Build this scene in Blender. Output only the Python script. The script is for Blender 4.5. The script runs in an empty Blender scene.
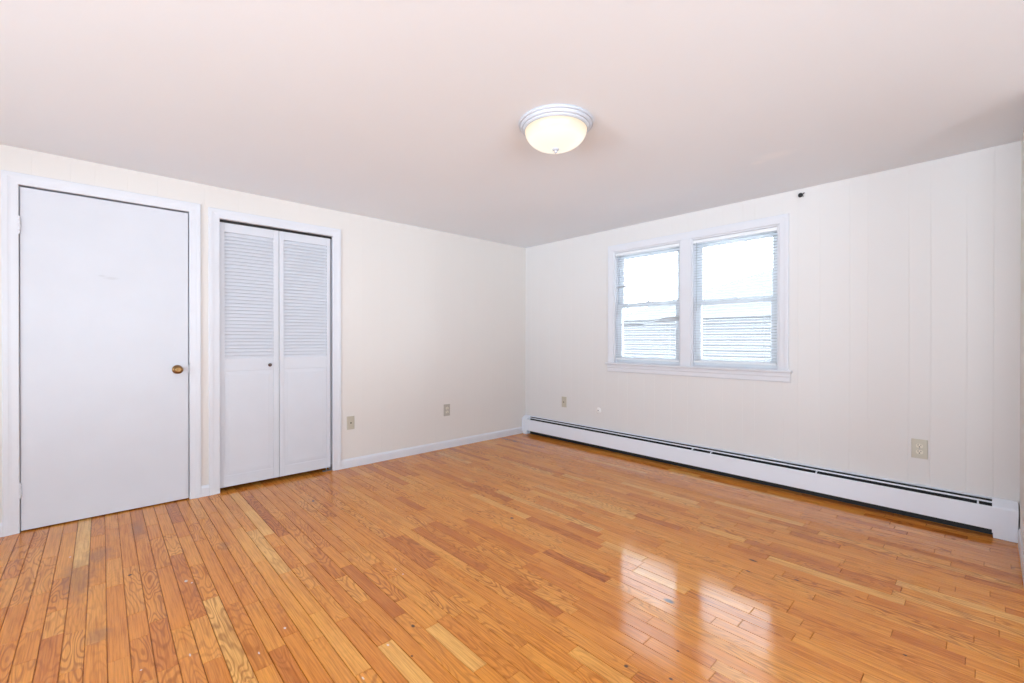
import bpy, bmesh, math, random
from mathutils import Vector, Matrix

S = bpy.context.scene
C = S.collection
R = random.Random(11)

# ------------------------------------------------------------------ camera
cd = bpy.data.cameras.new('camera')
cam = bpy.data.objects.new('camera', cd); C.objects.link(cam)
cd.sensor_fit = 'HORIZONTAL'; cd.sensor_width = 36.0
cd.lens = 442.575 / 1024 * 36.0
cd.clip_start = 0.01; cd.clip_end = 200
yaw, pit, rol = 0.82291242, -0.00380147, 0.00061824
fw = Vector((-math.sin(yaw) * math.cos(pit), math.cos(yaw) * math.cos(pit), math.sin(pit)))
r0 = Vector((math.cos(yaw), math.sin(yaw), 0)); u0 = r0.cross(fw)
rr = math.cos(rol) * r0 + math.sin(rol) * u0
uu = -math.sin(rol) * r0 + math.cos(rol) * u0
M = Matrix((rr, uu, -fw)).transposed().to_4x4()
M.translation = Vector((3.87124, -3.81740, 1.13618))
cam.matrix_world = M
S.camera = cam

# ------------------------------------------------------------------ light and exposure
S.view_settings.view_transform = 'Standard'
S.view_settings.look = 'None'
S.view_settings.gamma = 1.0
S.view_settings.use_curve_mapping = False
S.view_settings.exposure = 0.0
SKY = 6.2
w = bpy.data.worlds.new('overcast_sky'); S.world = w
w.use_nodes = True
bg = w.node_tree.nodes['Background']
# overcast sky above; brighter glow added below the horizon to lift the ceiling
wt = w.node_tree
wtc = wt.nodes.new('ShaderNodeTexCoord'); wsp = wt.nodes.new('ShaderNodeSeparateXYZ')
wmr = wt.nodes.new('ShaderNodeMapRange'); wmr.inputs['From Min'].default_value = -0.03; wmr.inputs['From Max'].default_value = 0.03
wmx = wt.nodes.new('ShaderNodeMix'); wmx.data_type = 'RGBA'
wmx.inputs[6].default_value = (1.50, 1.68, 1.90, 1); wmx.inputs[7].default_value = (0.84, 0.94, 1.06, 1)
wt.links.new(wtc.outputs['Generated'], wsp.inputs[0]); wt.links.new(wsp.outputs[2], wmr.inputs['Value'])
wgr = wt.nodes.new('ShaderNodeMapRange'); wgr.inputs['From Min'].default_value = 0.1; wgr.inputs['From Max'].default_value = 0.7
wgr.inputs['To Min'].default_value = 1.0; wgr.inputs['To Max'].default_value = 0.40      # added ground glow kept dim beyond the far window so the slats show
wgc = wt.nodes.new('ShaderNodeVectorMath'); wgc.operation = 'SCALE'; wgc.inputs[0].default_value = (1.68, 1.86, 2.08)
wt.links.new(wsp.outputs[1], wgr.inputs['Value']); wt.links.new(wgr.outputs[0], wgc.inputs['Scale']); wt.links.new(wgc.outputs[0], wmx.inputs[6])
wt.links.new(wmr.outputs[0], wmx.inputs[0]); wt.links.new(wmx.outputs[2], bg.inputs['Color'])
# world strength raised beyond the far window for its glare on the floor
wst = wt.nodes.new('ShaderNodeMapRange'); wst.inputs['From Min'].default_value = 0.1; wst.inputs['From Max'].default_value = 0.7
wst.inputs['To Min'].default_value = SKY; wst.inputs['To Max'].default_value = SKY * 2.2
wt.links.new(wsp.outputs[1], wst.inputs['Value']); wt.links.new(wst.outputs[0], bg.inputs['Strength'])



def portal(name, loc, rot, sx, sy):
    l = bpy.data.lights.new(name, 'AREA'); l.shape = 'RECTANGLE'
    l.size = sx; l.size_y = sy; l.cycles.is_portal = True
    o = bpy.data.objects.new(name, l); C.objects.link(o)
    o.location = loc; o.rotation_euler = rot
    return o


H = 2.26          # ceiling height
W = 3.992         # width of the window wall
FY = -6.2         # wall behind the camera
XR = 6.3         # unseen widening added beside the camera, pushed out to soften side light
portal('daylight_front', (2.035, 0.125, 1.455), (math.radians(-90), 0, 0), 1.5, 1.13)
portal('added_daylight_rear', (3.40, FY - 0.11, 1.235), (math.radians(90), 0, 0), 4.4, 1.77)  # guides daylight through the added rear window
portal('added_daylight_side', (XR + 0.11, -3.9, 1.235), (math.radians(90), 0, math.radians(90)), 3.2, 1.77)  # guides daylight through the added side window

# ------------------------------------------------------------------ materials
def nd(nt, kind, **kw):
    n = nt.nodes.new(kind)
    for k, v in kw.items():
        setattr(n, k, v)
    return n


def mat(name, col, rough=0.5, metal=0.0, spec=0.5, var=0.03, nscale=6.0, bump=0.0, bscale=60.0,
        emit=None, estr=0.0, coat=0.0, stretch=None):
    m = bpy.data.materials.new(name); m.use_nodes = True
    nt = m.node_tree; b = nt.nodes['Principled BSDF']
    tc = nd(nt, 'ShaderNodeTexCoord')
    src = tc.outputs['Object']
    if stretch:
        mp = nd(nt, 'ShaderNodeMapping'); mp.inputs['Scale'].default_value = stretch
        nt.links.new(src, mp.inputs['Vector']); src = mp.outputs['Vector']
    n = nd(nt, 'ShaderNodeTexNoise'); n.inputs['Scale'].default_value = nscale; n.inputs['Detail'].default_value = 4
    nt.links.new(src, n.inputs['Vector'])
    rp = nd(nt, 'ShaderNodeValToRGB')
    rp.color_ramp.elements[0].position = 0.3; rp.color_ramp.elements[1].position = 0.7
    rp.color_ramp.elements[0].color = tuple(max(0, c * (1 - var)) for c in col) + (1,)
    rp.color_ramp.elements[1].color = tuple(min(1, c * (1 + var * 0.5)) for c in col) + (1,)
    nt.links.new(n.outputs['Fac'], rp.inputs['Fac'])
    nt.links.new(rp.outputs['Color'], b.inputs['Base Color'])
    b.inputs['Roughness'].default_value = rough
    b.inputs['Metallic'].default_value = metal
    b.inputs['Specular IOR Level'].default_value = spec
    b.inputs['Coat Weight'].default_value = coat
    if bump:
        n2 = nd(nt, 'ShaderNodeTexNoise'); n2.inputs['Scale'].default_value = bscale; n2.inputs['Detail'].default_value = 3
        nt.links.new(src, n2.inputs['Vector'])
        bp = nd(nt, 'ShaderNodeBump'); bp.inputs['Strength'].default_value = bump; bp.inputs['Distance'].default_value = 0.002
        nt.links.new(n2.outputs['Fac'], bp.inputs['Height'])
        nt.links.new(bp.outputs['Normal'], b.inputs['Normal'])
    if emit:
        b.inputs['Emission Color'].default_value = tuple(emit) + (1,)
        b.inputs['Emission Strength'].default_value = estr
    return m


def spot_mask(nt, src, spots, soft=0.35, wob=0.5, wscale=60.0):
    """0..1 mask of small irregular marks at (a, b, ra, rb) in two axes of src (already a vector a,b,0)"""
    n = nd(nt, 'ShaderNodeTexNoise'); n.inputs['Scale'].default_value = wscale; n.inputs['Detail'].default_value = 3
    nt.links.new(src, n.inputs['Vector'])
    tot = None
    for a, b, ra, rb in spots:
        s = nd(nt, 'ShaderNodeVectorMath', operation='SUBTRACT'); s.inputs[1].default_value = (a, b, 0)
        nt.links.new(src, s.inputs[0])
        d = nd(nt, 'ShaderNodeVectorMath', operation='MULTIPLY'); d.inputs[1].default_value = (1 / ra, 1 / rb, 0)
        nt.links.new(s.outputs[0], d.inputs[0])
        l = nd(nt, 'ShaderNodeVectorMath', operation='LENGTH'); nt.links.new(d.outputs[0], l.inputs[0])
        ad = nd(nt, 'ShaderNodeMath', operation='MULTIPLY_ADD'); ad.inputs[1].default_value = wob * 2; 
        nt.links.new(n.outputs['Fac'], ad.inputs[0]); nt.links.new(l.outputs['Value'], ad.inputs[2])
        mr = nd(nt, 'ShaderNodeMapRange'); mr.clamp = True
        mr.inputs['From Min'].default_value = 1 + wob - soft; mr.inputs['From Max'].default_value = 1 + wob + soft
        mr.inputs['To Min'].default_value = 1; mr.inputs['To Max'].default_value = 0
        nt.links.new(ad.outputs[0], mr.inputs['Value'])
        if tot is None:
            tot = mr.outputs['Result']
        else:
            mx = nd(nt, 'ShaderNodeMath', operation='MAXIMUM')
            nt.links.new(tot, mx.inputs[0]); nt.links.new(mr.outputs['Result'], mx.inputs[1]); tot = mx.outputs[0]
    return tot


def mark(m, axes, spots, col, amount=1.0, **kw):
    """blend marks of colour col into a material's base colour; axes e.g. 'YZ'"""
    nt = m.node_tree; b = nt.nodes['Principled BSDF']
    tc = nd(nt, 'ShaderNodeTexCoord'); sp = nd(nt, 'ShaderNodeSeparateXYZ'); cb = nd(nt, 'ShaderNodeCombineXYZ')
    nt.links.new(tc.outputs['Object'], sp.inputs[0])
    nt.links.new(sp.outputs[axes[0]], cb.inputs[0]); nt.links.new(sp.outputs[axes[1]], cb.inputs[1])
    k = spot_mask(nt, cb.outputs[0], spots, **kw)
    mu = nd(nt, 'ShaderNodeMath', operation='MULTIPLY'); mu.inputs[1].default_value = amount
    nt.links.new(k, mu.inputs[0])
    mx = nd(nt, 'ShaderNodeMix', data_type='RGBA')
    old = b.inputs['Base Color'].links[0].from_socket
    nt.links.new(mu.outputs[0], mx.inputs[0]); nt.links.new(old, mx.inputs[6]); mx.inputs[7].default_value = tuple(col) + (1,)
    nt.links.new(mx.outputs[2], b.inputs['Base Color'])


M_wall = mat('cream_wall_paint', (0.745, 0.70, 0.665), 0.45, spec=0.3, var=0.012, nscale=1.5, bump=0.12, bscale=140)
M_panel = mat('white_panelling_paint', (0.735, 0.71, 0.70), 0.45, spec=0.3, var=0.012, nscale=1.5, bump=0.10, bscale=120)
M_ceil = mat('ceiling_paint', (0.865, 0.905, 0.95), 0.9, spec=0.1, var=0.012, nscale=1.2, bump=0.15, bscale=90)
M_trim = mat('white_trim_paint', (0.715, 0.72, 0.762), 0.35, spec=0.4, var=0.015, nscale=4, bump=0.05, bscale=80)
M_door = mat('white_door_paint', (0.665, 0.675, 0.722), 0.38, spec=0.4, var=0.02, nscale=5, bump=0.06, bscale=50)
M_vinyl = mat('white_window_vinyl', (0.77, 0.80, 0.84), 0.35, var=0.01)
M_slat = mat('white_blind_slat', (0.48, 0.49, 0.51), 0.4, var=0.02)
M_rail = mat('white_blind_rail', (0.82, 0.84, 0.87), 0.35, var=0.01)
M_cord = mat('grey_blind_cord', (0.55, 0.57, 0.6), 0.6)
M_heat = mat('white_enamel', (0.80, 0.82, 0.89), 0.3, var=0.01)
M_dark = mat('slot_shade_steel', (0.008, 0.008, 0.009), 0.6, metal=0.0, var=0.2)  # steel darkened to carry the shade inside the heater
M_track = mat('black_track', (0.007, 0.006, 0.006), 0.6, var=0.1)
M_beige = mat('beige_plastic', (0.58, 0.55, 0.46), 0.4, var=0.03)
M_tan = mat('tan_plastic', (0.53, 0.48, 0.39), 0.4, var=0.03)
M_ivory = mat('ivory_plastic', (0.74, 0.69, 0.58), 0.35, var=0.02)
M_grey = mat('grey_beige_plastic', (0.45, 0.41, 0.35), 0.4, var=0.03)
M_hole = mat('dark_slot', (0.03, 0.025, 0.02), 0.7)
M_white = mat('white_plastic', (0.90, 0.89, 0.88), 0.3, var=0.01)
M_brass = mat('aged_brass', (0.30, 0.165, 0.065), 0.28, metal=1.0, var=0.25, nscale=25)
M_bronze = mat('dark_bronze', (0.10, 0.07, 0.06), 0.3, metal=0.8, var=0.2, nscale=30)
M_steel = mat('dull_steel', (0.42, 0.42, 0.44), 0.4, metal=0.9, var=0.05)
M_black = mat('black_plastic', (0.008, 0.008, 0.009), 0.5, var=0.1)
M_pan = mat('white_lamp_metal', (0.54, 0.56, 0.61), 0.35, var=0.01)
M_bowl = mat('lit_frosted_glass', (0.22, 0.21, 0.18), 0.35, emit=(1.0, 0.90, 0.72), estr=0.88, nscale=14, var=0.05)
nt = M_bowl.node_tree; b = nt.nodes['Principled BSDF']
tc = nd(nt, 'ShaderNodeTexCoord'); sp = nd(nt, 'ShaderNodeSeparateXYZ'); nt.links.new(tc.outputs['Object'], sp.inputs[0])
er = nd(nt, 'ShaderNodeValToRGB'); er.color_ramp.elements[0].color = (1.0, 0.95, 0.82, 1); er.color_ramp.elements[1].color = (0.80, 0.62, 0.40, 1)
er.color_ramp.elements[0].position = 0.45; er.color_ramp.elements[1].position = 1.0
mr_ = nd(nt, 'ShaderNodeMapRange'); mr_.inputs['From Min'].default_value = 2.125; mr_.inputs['From Max'].default_value = 2.222
nt.links.new(sp.outputs[2], mr_.inputs['Value']); nt.links.new(mr_.outputs[0], er.inputs['Fac']); nt.links.new(er.outputs[0], b.inputs['Emission Color'])
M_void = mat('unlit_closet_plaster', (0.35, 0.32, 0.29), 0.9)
M_siding = mat('grey_house_siding', (0.105, 0.103, 0.105), 0.8, var=0.06, nscale=3)
M_roof = mat('grey_roof_shingle', (0.145, 0.142, 0.145), 0.9, var=0.15, nscale=12)

M_glass = bpy.data.materials.new('window_glass'); M_glass.use_nodes = True
nt = M_glass.node_tree
for n in list(nt.nodes):
    if n.type == 'BSDF_PRINCIPLED': nt.nodes.remove(n)
tr = nd(nt, 'ShaderNodeBsdfTransparent'); tr.inputs[0].default_value = (0.95, 0.97, 0.97, 1)
gl = nd(nt, 'ShaderNodeBsdfGlossy'); gl.inputs['Roughness'].default_value = 0.02
fr = nd(nt, 'ShaderNodeFresnel'); fr.inputs[0].default_value = 1.3
mx = nd(nt, 'ShaderNodeMixShader')
nt.links.new(fr.outputs[0], mx.inputs[0]); nt.links.new(tr.outputs[0], mx.inputs[1]); nt.links.new(gl.outputs[0], mx.inputs[2])
nt.links.new(mx.outputs[0], nt.nodes['Material Output'].inputs[0])

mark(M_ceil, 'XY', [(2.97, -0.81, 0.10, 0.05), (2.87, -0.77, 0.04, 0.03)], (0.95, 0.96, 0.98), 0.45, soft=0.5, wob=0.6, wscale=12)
mark(M_door, 'YZ', [(-3.815, 1.545, 0.016, 0.005), (-3.768, 1.533, 0.030, 0.008)], (0.45, 0.45, 0.46), 0.3, soft=0.5, wscale=40)

# ------------------------------------------------------------------ oak floor material
M_floor = bpy.data.materials.new('varnished_oak_strip'); M_floor.use_nodes = True
nt = M_floor.node_tree; b = nt.nodes['Principled BSDF']
at = nd(nt, 'ShaderNodeAttribute'); at.attribute_name = 'board'
sa = nd(nt, 'ShaderNodeSeparateColor'); nt.links.new(at.outputs['Color'], sa.inputs[0])
tc = nd(nt, 'ShaderNodeTexCoord')
off = nd(nt, 'ShaderNodeVectorMath', operation='MULTIPLY_ADD')
off.inputs[1].default_value = (31.0, 17.0, 23.0)
nt.links.new(at.outputs['Color'], off.inputs[0]); nt.links.new(tc.outputs['Object'], off.inputs[2])


def mapped(sc):
    m = nd(nt, 'ShaderNodeMapping'); m.inputs['Scale'].default_value = sc
    nt.links.new(off.outputs[0], m.inputs['Vector']); return m.outputs['Vector']


tone = nd(nt, 'ShaderNodeValToRGB'); cr = tone.color_ramp
TONES = [(0.0, (0.47, 0.138, 0.024)), (0.22, (0.61, 0.200, 0.030)), (0.55, (0.73, 0.275, 0.042)), (0.82, (0.79, 0.350, 0.068)), (1.0, (0.83, 0.48, 0.15))]
cr.elements[0].position, cr.elements[0].color = TONES[0][0], TONES[0][1] + (1,)
cr.elements[1].position, cr.elements[1].color = TONES[-1][0], TONES[-1][1] + (1,)
for p, c in TONES[1:-1]:
    e = cr.elements.new(p); e.color = c + (1,)
nt.links.new(sa.outputs[0], tone.inputs['Fac'])
# fine pores
g1 = nd(nt, 'ShaderNodeTexNoise'); g1.inputs['Scale'].default_value = 1.0; g1.inputs['Detail'].default_value = 5; g1.inputs['Roughness'].default_value = 0.65
nt.links.new(mapped((5.0, 170.0, 1.0)), g1.inputs['Vector'])
# cathedral figure: contour lines of a stretched noise
g2 = nd(nt, 'ShaderNodeTexNoise'); g2.inputs['Scale'].default_value = 1.0; g2.inputs['Detail'].default_value = 1.5
nt.links.new(mapped((2.6, 13.0, 1.0)), g2.inputs['Vector'])
mm = nd(nt, 'ShaderNodeMath', operation='MULTIPLY'); mm.inputs[1].default_value = 95.0; nt.links.new(g2.outputs['Fac'], mm.inputs[0])
sn = nd(nt, 'ShaderNodeMath', operation='SINE'); nt.links.new(mm.outputs[0], sn.inputs[0])
rg = nd(nt, 'ShaderNodeMapRange'); rg.inputs['From Min'].default_value = 0.0; rg.inputs['From Max'].default_value = 1.0
rg.inputs['To Min'].default_value = 0.0; rg.inputs['To Max'].default_value = 1.0; rg.clamp = True
nt.links.new(sn.outputs[0], rg.inputs['Value'])
am = nd(nt, 'ShaderNodeMath', operation='MULTIPLY'); nt.links.new(rg.outputs[0], am.inputs[0]); nt.links.new(sa.outputs[1], am.inputs[1])
am2 = nd(nt, 'ShaderNodeMath', operation='MULTIPLY'); am2.inputs[1].default_value = 0.7; nt.links.new(am.outputs[0], am2.inputs[0])
mixf = nd(nt, 'ShaderNodeMix', data_type='RGBA'); mixf.blend_type = 'MULTIPLY'
nt.links.new(am2.outputs[0], mixf.inputs[0]); nt.links.new(tone.outputs[0], mixf.inputs[6]); mixf.inputs[7].default_value = (0.42, 0.28, 0.20, 1)
pr = nd(nt, 'ShaderNodeMapRange'); pr.clamp = True
pr.inputs['From Min'].default_value = 0.42; pr.inputs['From Max'].default_value = 0.72; pr.inputs['To Min'].default_value = 0.0; pr.inputs['To Max'].default_value = 0.75
nt.links.new(g1.outputs['Fac'], pr.inputs['Value'])
mixp = nd(nt, 'ShaderNodeMix', data_type='RGBA'); mixp.blend_type = 'MULTIPLY'
nt.links.new(pr.outputs[0], mixp.inputs[0]); nt.links.new(mixf.outputs[2], mixp.inputs[6]); mixp.inputs[7].default_value = (0.50, 0.36, 0.28, 1)
# broad colour drift inside a board
g3 = nd(nt, 'ShaderNodeTexNoise'); g3.inputs['Scale'].default_value = 1.0; g3.inputs['Detail'].default_value = 3
nt.links.new(mapped((4.0, 22.0, 1.0)), g3.inputs['Vector'])
dr = nd(nt, 'ShaderNodeMapRange'); dr.clamp = True
dr.inputs['From Min'].default_value = 0.45; dr.inputs['From Max'].default_value = 0.75; dr.inputs['To Max'].default_value = 0.6
nt.links.new(g3.outputs['Fac'], dr.inputs['Value'])
mixd = nd(nt, 'ShaderNodeMix', data_type='RGBA'); mixd.blend_type = 'MULTIPLY'
nt.links.new(dr.outputs[0], mixd.inputs[0]); nt.links.new(mixp.outputs[2], mixd.inputs[6]); mixd.inputs[7].default_value = (0.80, 0.66, 0.56, 1)
nt.links.new(mixd.outputs[2], b.inputs['Base Color'])
# varnish
rn = nd(nt, 'ShaderNodeTexNoise'); rn.inputs['Scale'].default_value = 7.0; rn.inputs['Detail'].default_value = 4
nt.links.new(tc.outputs['Object'], rn.inputs['Vector'])
rm = nd(nt, 'ShaderNodeMapRange'); rm.inputs['From Min'].default_value = 0.3; rm.inputs['From Max'].default_value = 0.7
rm.inputs['To Min'].default_value = 0.07; rm.inputs['To Max'].default_value = 0.16
nt.links.new(rn.outputs['Fac'], rm.inputs['Value']); nt.links.new(rm.outputs[0], b.inputs['Roughness'])
b.inputs['Specular IOR Level'].default_value = 0.42
bp = nd(nt, 'ShaderNodeBump'); bp.inputs['Strength'].default_value = 0.06; bp.inputs['Distance'].default_value = 0.001
nt.links.new(g1.outputs['Fac'], bp.inputs['Height']); nt.links.new(bp.outputs['Normal'], b.inputs['Normal'])
mark(M_floor, 'XY', [(0.92, -3.90, 0.20, 0.055), (0.68, -3.83, 0.10, 0.05), (1.55, -3.828, 0.05, 0.035), (0.42, -3.66, 0.14, 0.03), (1.00, -3.32, 0.06, 0.02)],
     (0.25, 0.115, 0.05), 0.5, soft=0.5, wob=0.8, wscale=22)
mark(M_floor, 'XY', [(2.928, -2.009, 0.022, 0.012), (3.048, -1.359, 0.02, 0.008), (3.069, -1.489, 0.010, 0.006), (3.102, -2.276, 0.005, 0.005), (3.015, -2.48, 0.007, 0.007), (3.15, -2.421, 0.007, 0.005),
                     (1.806, -1.901, 0.012, 0.009), (0.636, -2.727, 0.012, 0.008), (3.256, -1.406, 0.010, 0.005), (1.055, -3.719, 0.008, 0.008), (2.32, -2.913, 0.010, 0.006), (2.465, -3.002, 0.005, 0.004), (3.669, -1.695, 0.006, 0.005)],
     (0.03, 0.02, 0.018), 0.9, soft=0.3, wob=0.3, wscale=120)
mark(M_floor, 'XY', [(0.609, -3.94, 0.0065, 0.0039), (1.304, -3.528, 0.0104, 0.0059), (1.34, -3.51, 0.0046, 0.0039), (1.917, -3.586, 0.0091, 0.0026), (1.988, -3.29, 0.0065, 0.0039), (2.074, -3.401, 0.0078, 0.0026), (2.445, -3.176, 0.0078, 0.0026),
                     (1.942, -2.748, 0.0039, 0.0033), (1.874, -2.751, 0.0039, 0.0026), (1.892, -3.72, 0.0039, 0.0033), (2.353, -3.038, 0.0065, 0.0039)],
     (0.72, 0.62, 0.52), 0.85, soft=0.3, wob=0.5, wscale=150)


# ------------------------------------------------------------------ mesh helpers
def new(): return bmesh.new()


def box(bm, x0, x1, y0, y1, z0, z1, bev=0.0, seg=2):
    t = bmesh.new()
    vs = [t.verts.new((x, y, z)) for x in (x0, x1) for y in (y0, y1) for z in (z0, z1)]
    for q in ((0, 1, 3, 2), (4, 6, 7, 5), (0, 4, 5, 1), (2, 3, 7, 6), (0, 2, 6, 4), (1, 5, 7, 3)):
        t.faces.new([vs[i] for i in q])
    bmesh.ops.recalc_face_normals(t, faces=t.faces)
    if bev > 0:
        bmesh.ops.bevel(t, geom=list(t.edges), offset=bev, segments=seg, affect='EDGES', profile=0.5)
    merge(bm, t)


def merge(bm, t, mtx=None):
    if mtx is not None:
        bmesh.ops.transform(t, matrix=mtx, verts=t.verts)
    me = bpy.data.meshes.new('tmp'); t.to_mesh(me); t.free(); bm.from_mesh(me); bpy.data.meshes.remove(me)


def prism(bm, prof, a0, a1, axis='x', bev=0.0):
    """extrude a closed 2-D profile along axis. axis x: prof=(y,z); axis y: prof=(x,z); axis z: prof=(x,y)"""
    t = bmesh.new()
    def P(p, a):
        return {'x': (a, p[0], p[1]), 'y': (p[0], a, p[1]), 'z': (p[0], p[1], a)}[axis]
    A = [t.verts.new(P(p, a0)) for p in prof]; B = [t.verts.new(P(p, a1)) for p in prof]
    n = len(prof)
    for i in range(n):
        t.faces.new((A[i], A[(i + 1) % n], B[(i + 1) % n], B[i]))
    t.faces.new(A); t.faces.new(list(reversed(B)))
    bmesh.ops.recalc_face_normals(t, faces=t.faces)
    if bev: bmesh.ops.bevel(t, geom=list(t.edges), offset=bev, segments=1, affect='EDGES')
    merge(bm, t)


def lathe(bm, prof, origin=(0, 0, 0), axis='z', n=48, cap=True):
    """revolve (r, h) about an axis through origin"""
    t = bmesh.new(); rings = []
    def P(r, h, a):
        c, s = r * math.cos(a), r * math.sin(a)
        return {'z': (c, s, h), 'x': (h, c, s), 'y': (c, h, s)}[axis]
    for r, h in prof:
        if r < 1e-6: rings.append([t.verts.new(P(0, h, 0))])
        else: rings.append([t.verts.new(P(r, h, 2 * math.pi * i / n)) for i in range(n)])
    for A, B in zip(rings, rings[1:]):
        if len(A) == 1 and len(B) == 1: continue
        for i in range(n):
            j = (i + 1) % n
            if len(A) == 1: t.faces.new((A[0], B[i], B[j]))
            elif len(B) == 1: t.faces.new((A[i], B[0], A[j]))
            else: t.faces.new((A[i], A[j], B[j], B[i]))
    if cap:
        for Rg in (rings[0], rings[-1]):
            if len(Rg) > 2: t.faces.new(Rg)
    bmesh.ops.recalc_face_normals(t, faces=t.faces)
    for f in t.faces: f.smooth = True
    merge(bm, t, Matrix.Translation(origin))


def tube(bm, pts, r, n=8):
    t = bmesh.new(); rings = []
    pts = [Vector(p) for p in pts]
    for i, p in enumerate(pts):
        d = (pts[min(i + 1, len(pts) - 1)] - pts[max(i - 1, 0)]).normalized()
        a = d.orthogonal().normalized(); c = d.cross(a)
        if rings:
            pa = prev - d * prev.dot(d)
            if pa.length > 1e-6: a = pa.normalized(); c = d.cross(a)
        prev = a
        rings.append([t.verts.new(p + r * (math.cos(2 * math.pi * k / n) * a + math.sin(2 * math.pi * k / n) * c)) for k in range(n)])
    for A, B in zip(rings, rings[1:]):
        for k in range(n): t.faces.new((A[k], A[(k + 1) % n], B[(k + 1) % n], B[k]))
    t.faces.new(rings[0]); t.faces.new(rings[-1])
    bmesh.ops.recalc_face_normals(t, faces=t.faces)
    for f in t.faces: f.smooth = True
    merge(bm, t)


def obj(name, bm, m, parent=None, smooth=False):
    me = bpy.data.meshes.new(name); bm.to_mesh(me); bm.free()
    if smooth:
        for p in me.polygons: p.use_smooth = True
        me.set_sharp_from_angle(angle=math.radians(32))
    o = bpy.data.objects.new(name, me); C.objects.link(o)
    me.materials.append(m)
    if parent is not None:
        o.parent = parent
        o.matrix_parent_inverse = Matrix.Translation(parent.location).inverted()
    return o


def empty(name, loc=(0, 0, 0)):
    o = bpy.data.objects.new(name, None); C.objects.link(o); o.location = loc; o.empty_display_size = 0.1
    return o


def struct(o, label=None):
    o['kind'] = 'structure'
    if label: o['label'] = label
    return o


def thing(o, label, cat, group=None):
    o['label'] = label; o['category'] = cat
    if group: o['group'] = group
    return o


def grid_wall(name, m, axis, a0, a1, z1, grooves, openings, thick, gd=0.0012, gw=0.0035):
    """panelled wall: front sheet with V grooves at the listed places, openings cut through, back sheet and reveals.
       axis 'x': wall in plane y=0, room on -y.  axis 'y': wall in plane x=0, room on +x."""
    A = {a0, a1}; Z = {0.0, z1}; gset = set()
    for g in grooves:
        if any(o[0] - 0.012 < g < o[0] + 0.012 or o[1] - 0.012 < g < o[1] + 0.012 for o in openings): continue
        A |= {g - gw, g, g + gw}; gset.add(g)
    for o in openings:
        A |= {o[0], o[1]}; Z |= {o[2], o[3]}
    A = sorted(A); Z = sorted(Z)
    bm = new()
    def P(a, d, z): return (a, d, z) if axis == 'x' else (-d, a, z)
    def solid(i, j):
        am = (A[i] + A[i + 1]) / 2; zm = (Z[j] + Z[j + 1]) / 2
        return not any(o[0] < am < o[1] and o[2] < zm < o[3] for o in openings)
    F = {}; B = {}
    def V(D, i, j, d):
        if (i, j) not in D: D[(i, j)] = bm.verts.new(P(A[i], d, Z[j]))
        return D[(i, j)]
    def f(i, j): return V(F, i, j, gd if A[i] in gset else 0.0)
    def bk(i, j): return V(B, i, j, thick)
    na, nz = len(A) - 1, len(Z) - 1
    for i in range(na):
        for j in range(nz):
            if not solid(i, j): continue
            bm.faces.new((f(i, j), f(i + 1, j), f(i + 1, j + 1), f(i, j + 1)))
            bm.faces.new((bk(i, j), bk(i, j + 1), bk(i + 1, j + 1), bk(i + 1, j)))
            for (di, dj, e) in ((-1, 0, ((i, j), (i, j + 1))), (1, 0, ((i + 1, j), (i + 1, j + 1))), (0, -1, ((i, j), (i + 1, j))), (0, 1, ((i, j + 1), (i + 1, j + 1)))):
                ii, jj = i + di, j + dj
                if not (0 <= ii < na and 0 <= jj < nz) or not solid(ii, jj):
                    p, q = e
                    bm.faces.new((f(*p), f(*q), bk(*q), bk(*p)))
    bmesh.ops.recalc_face_normals(bm, faces=bm.faces)
    return struct(obj(name, bm, m))


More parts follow.
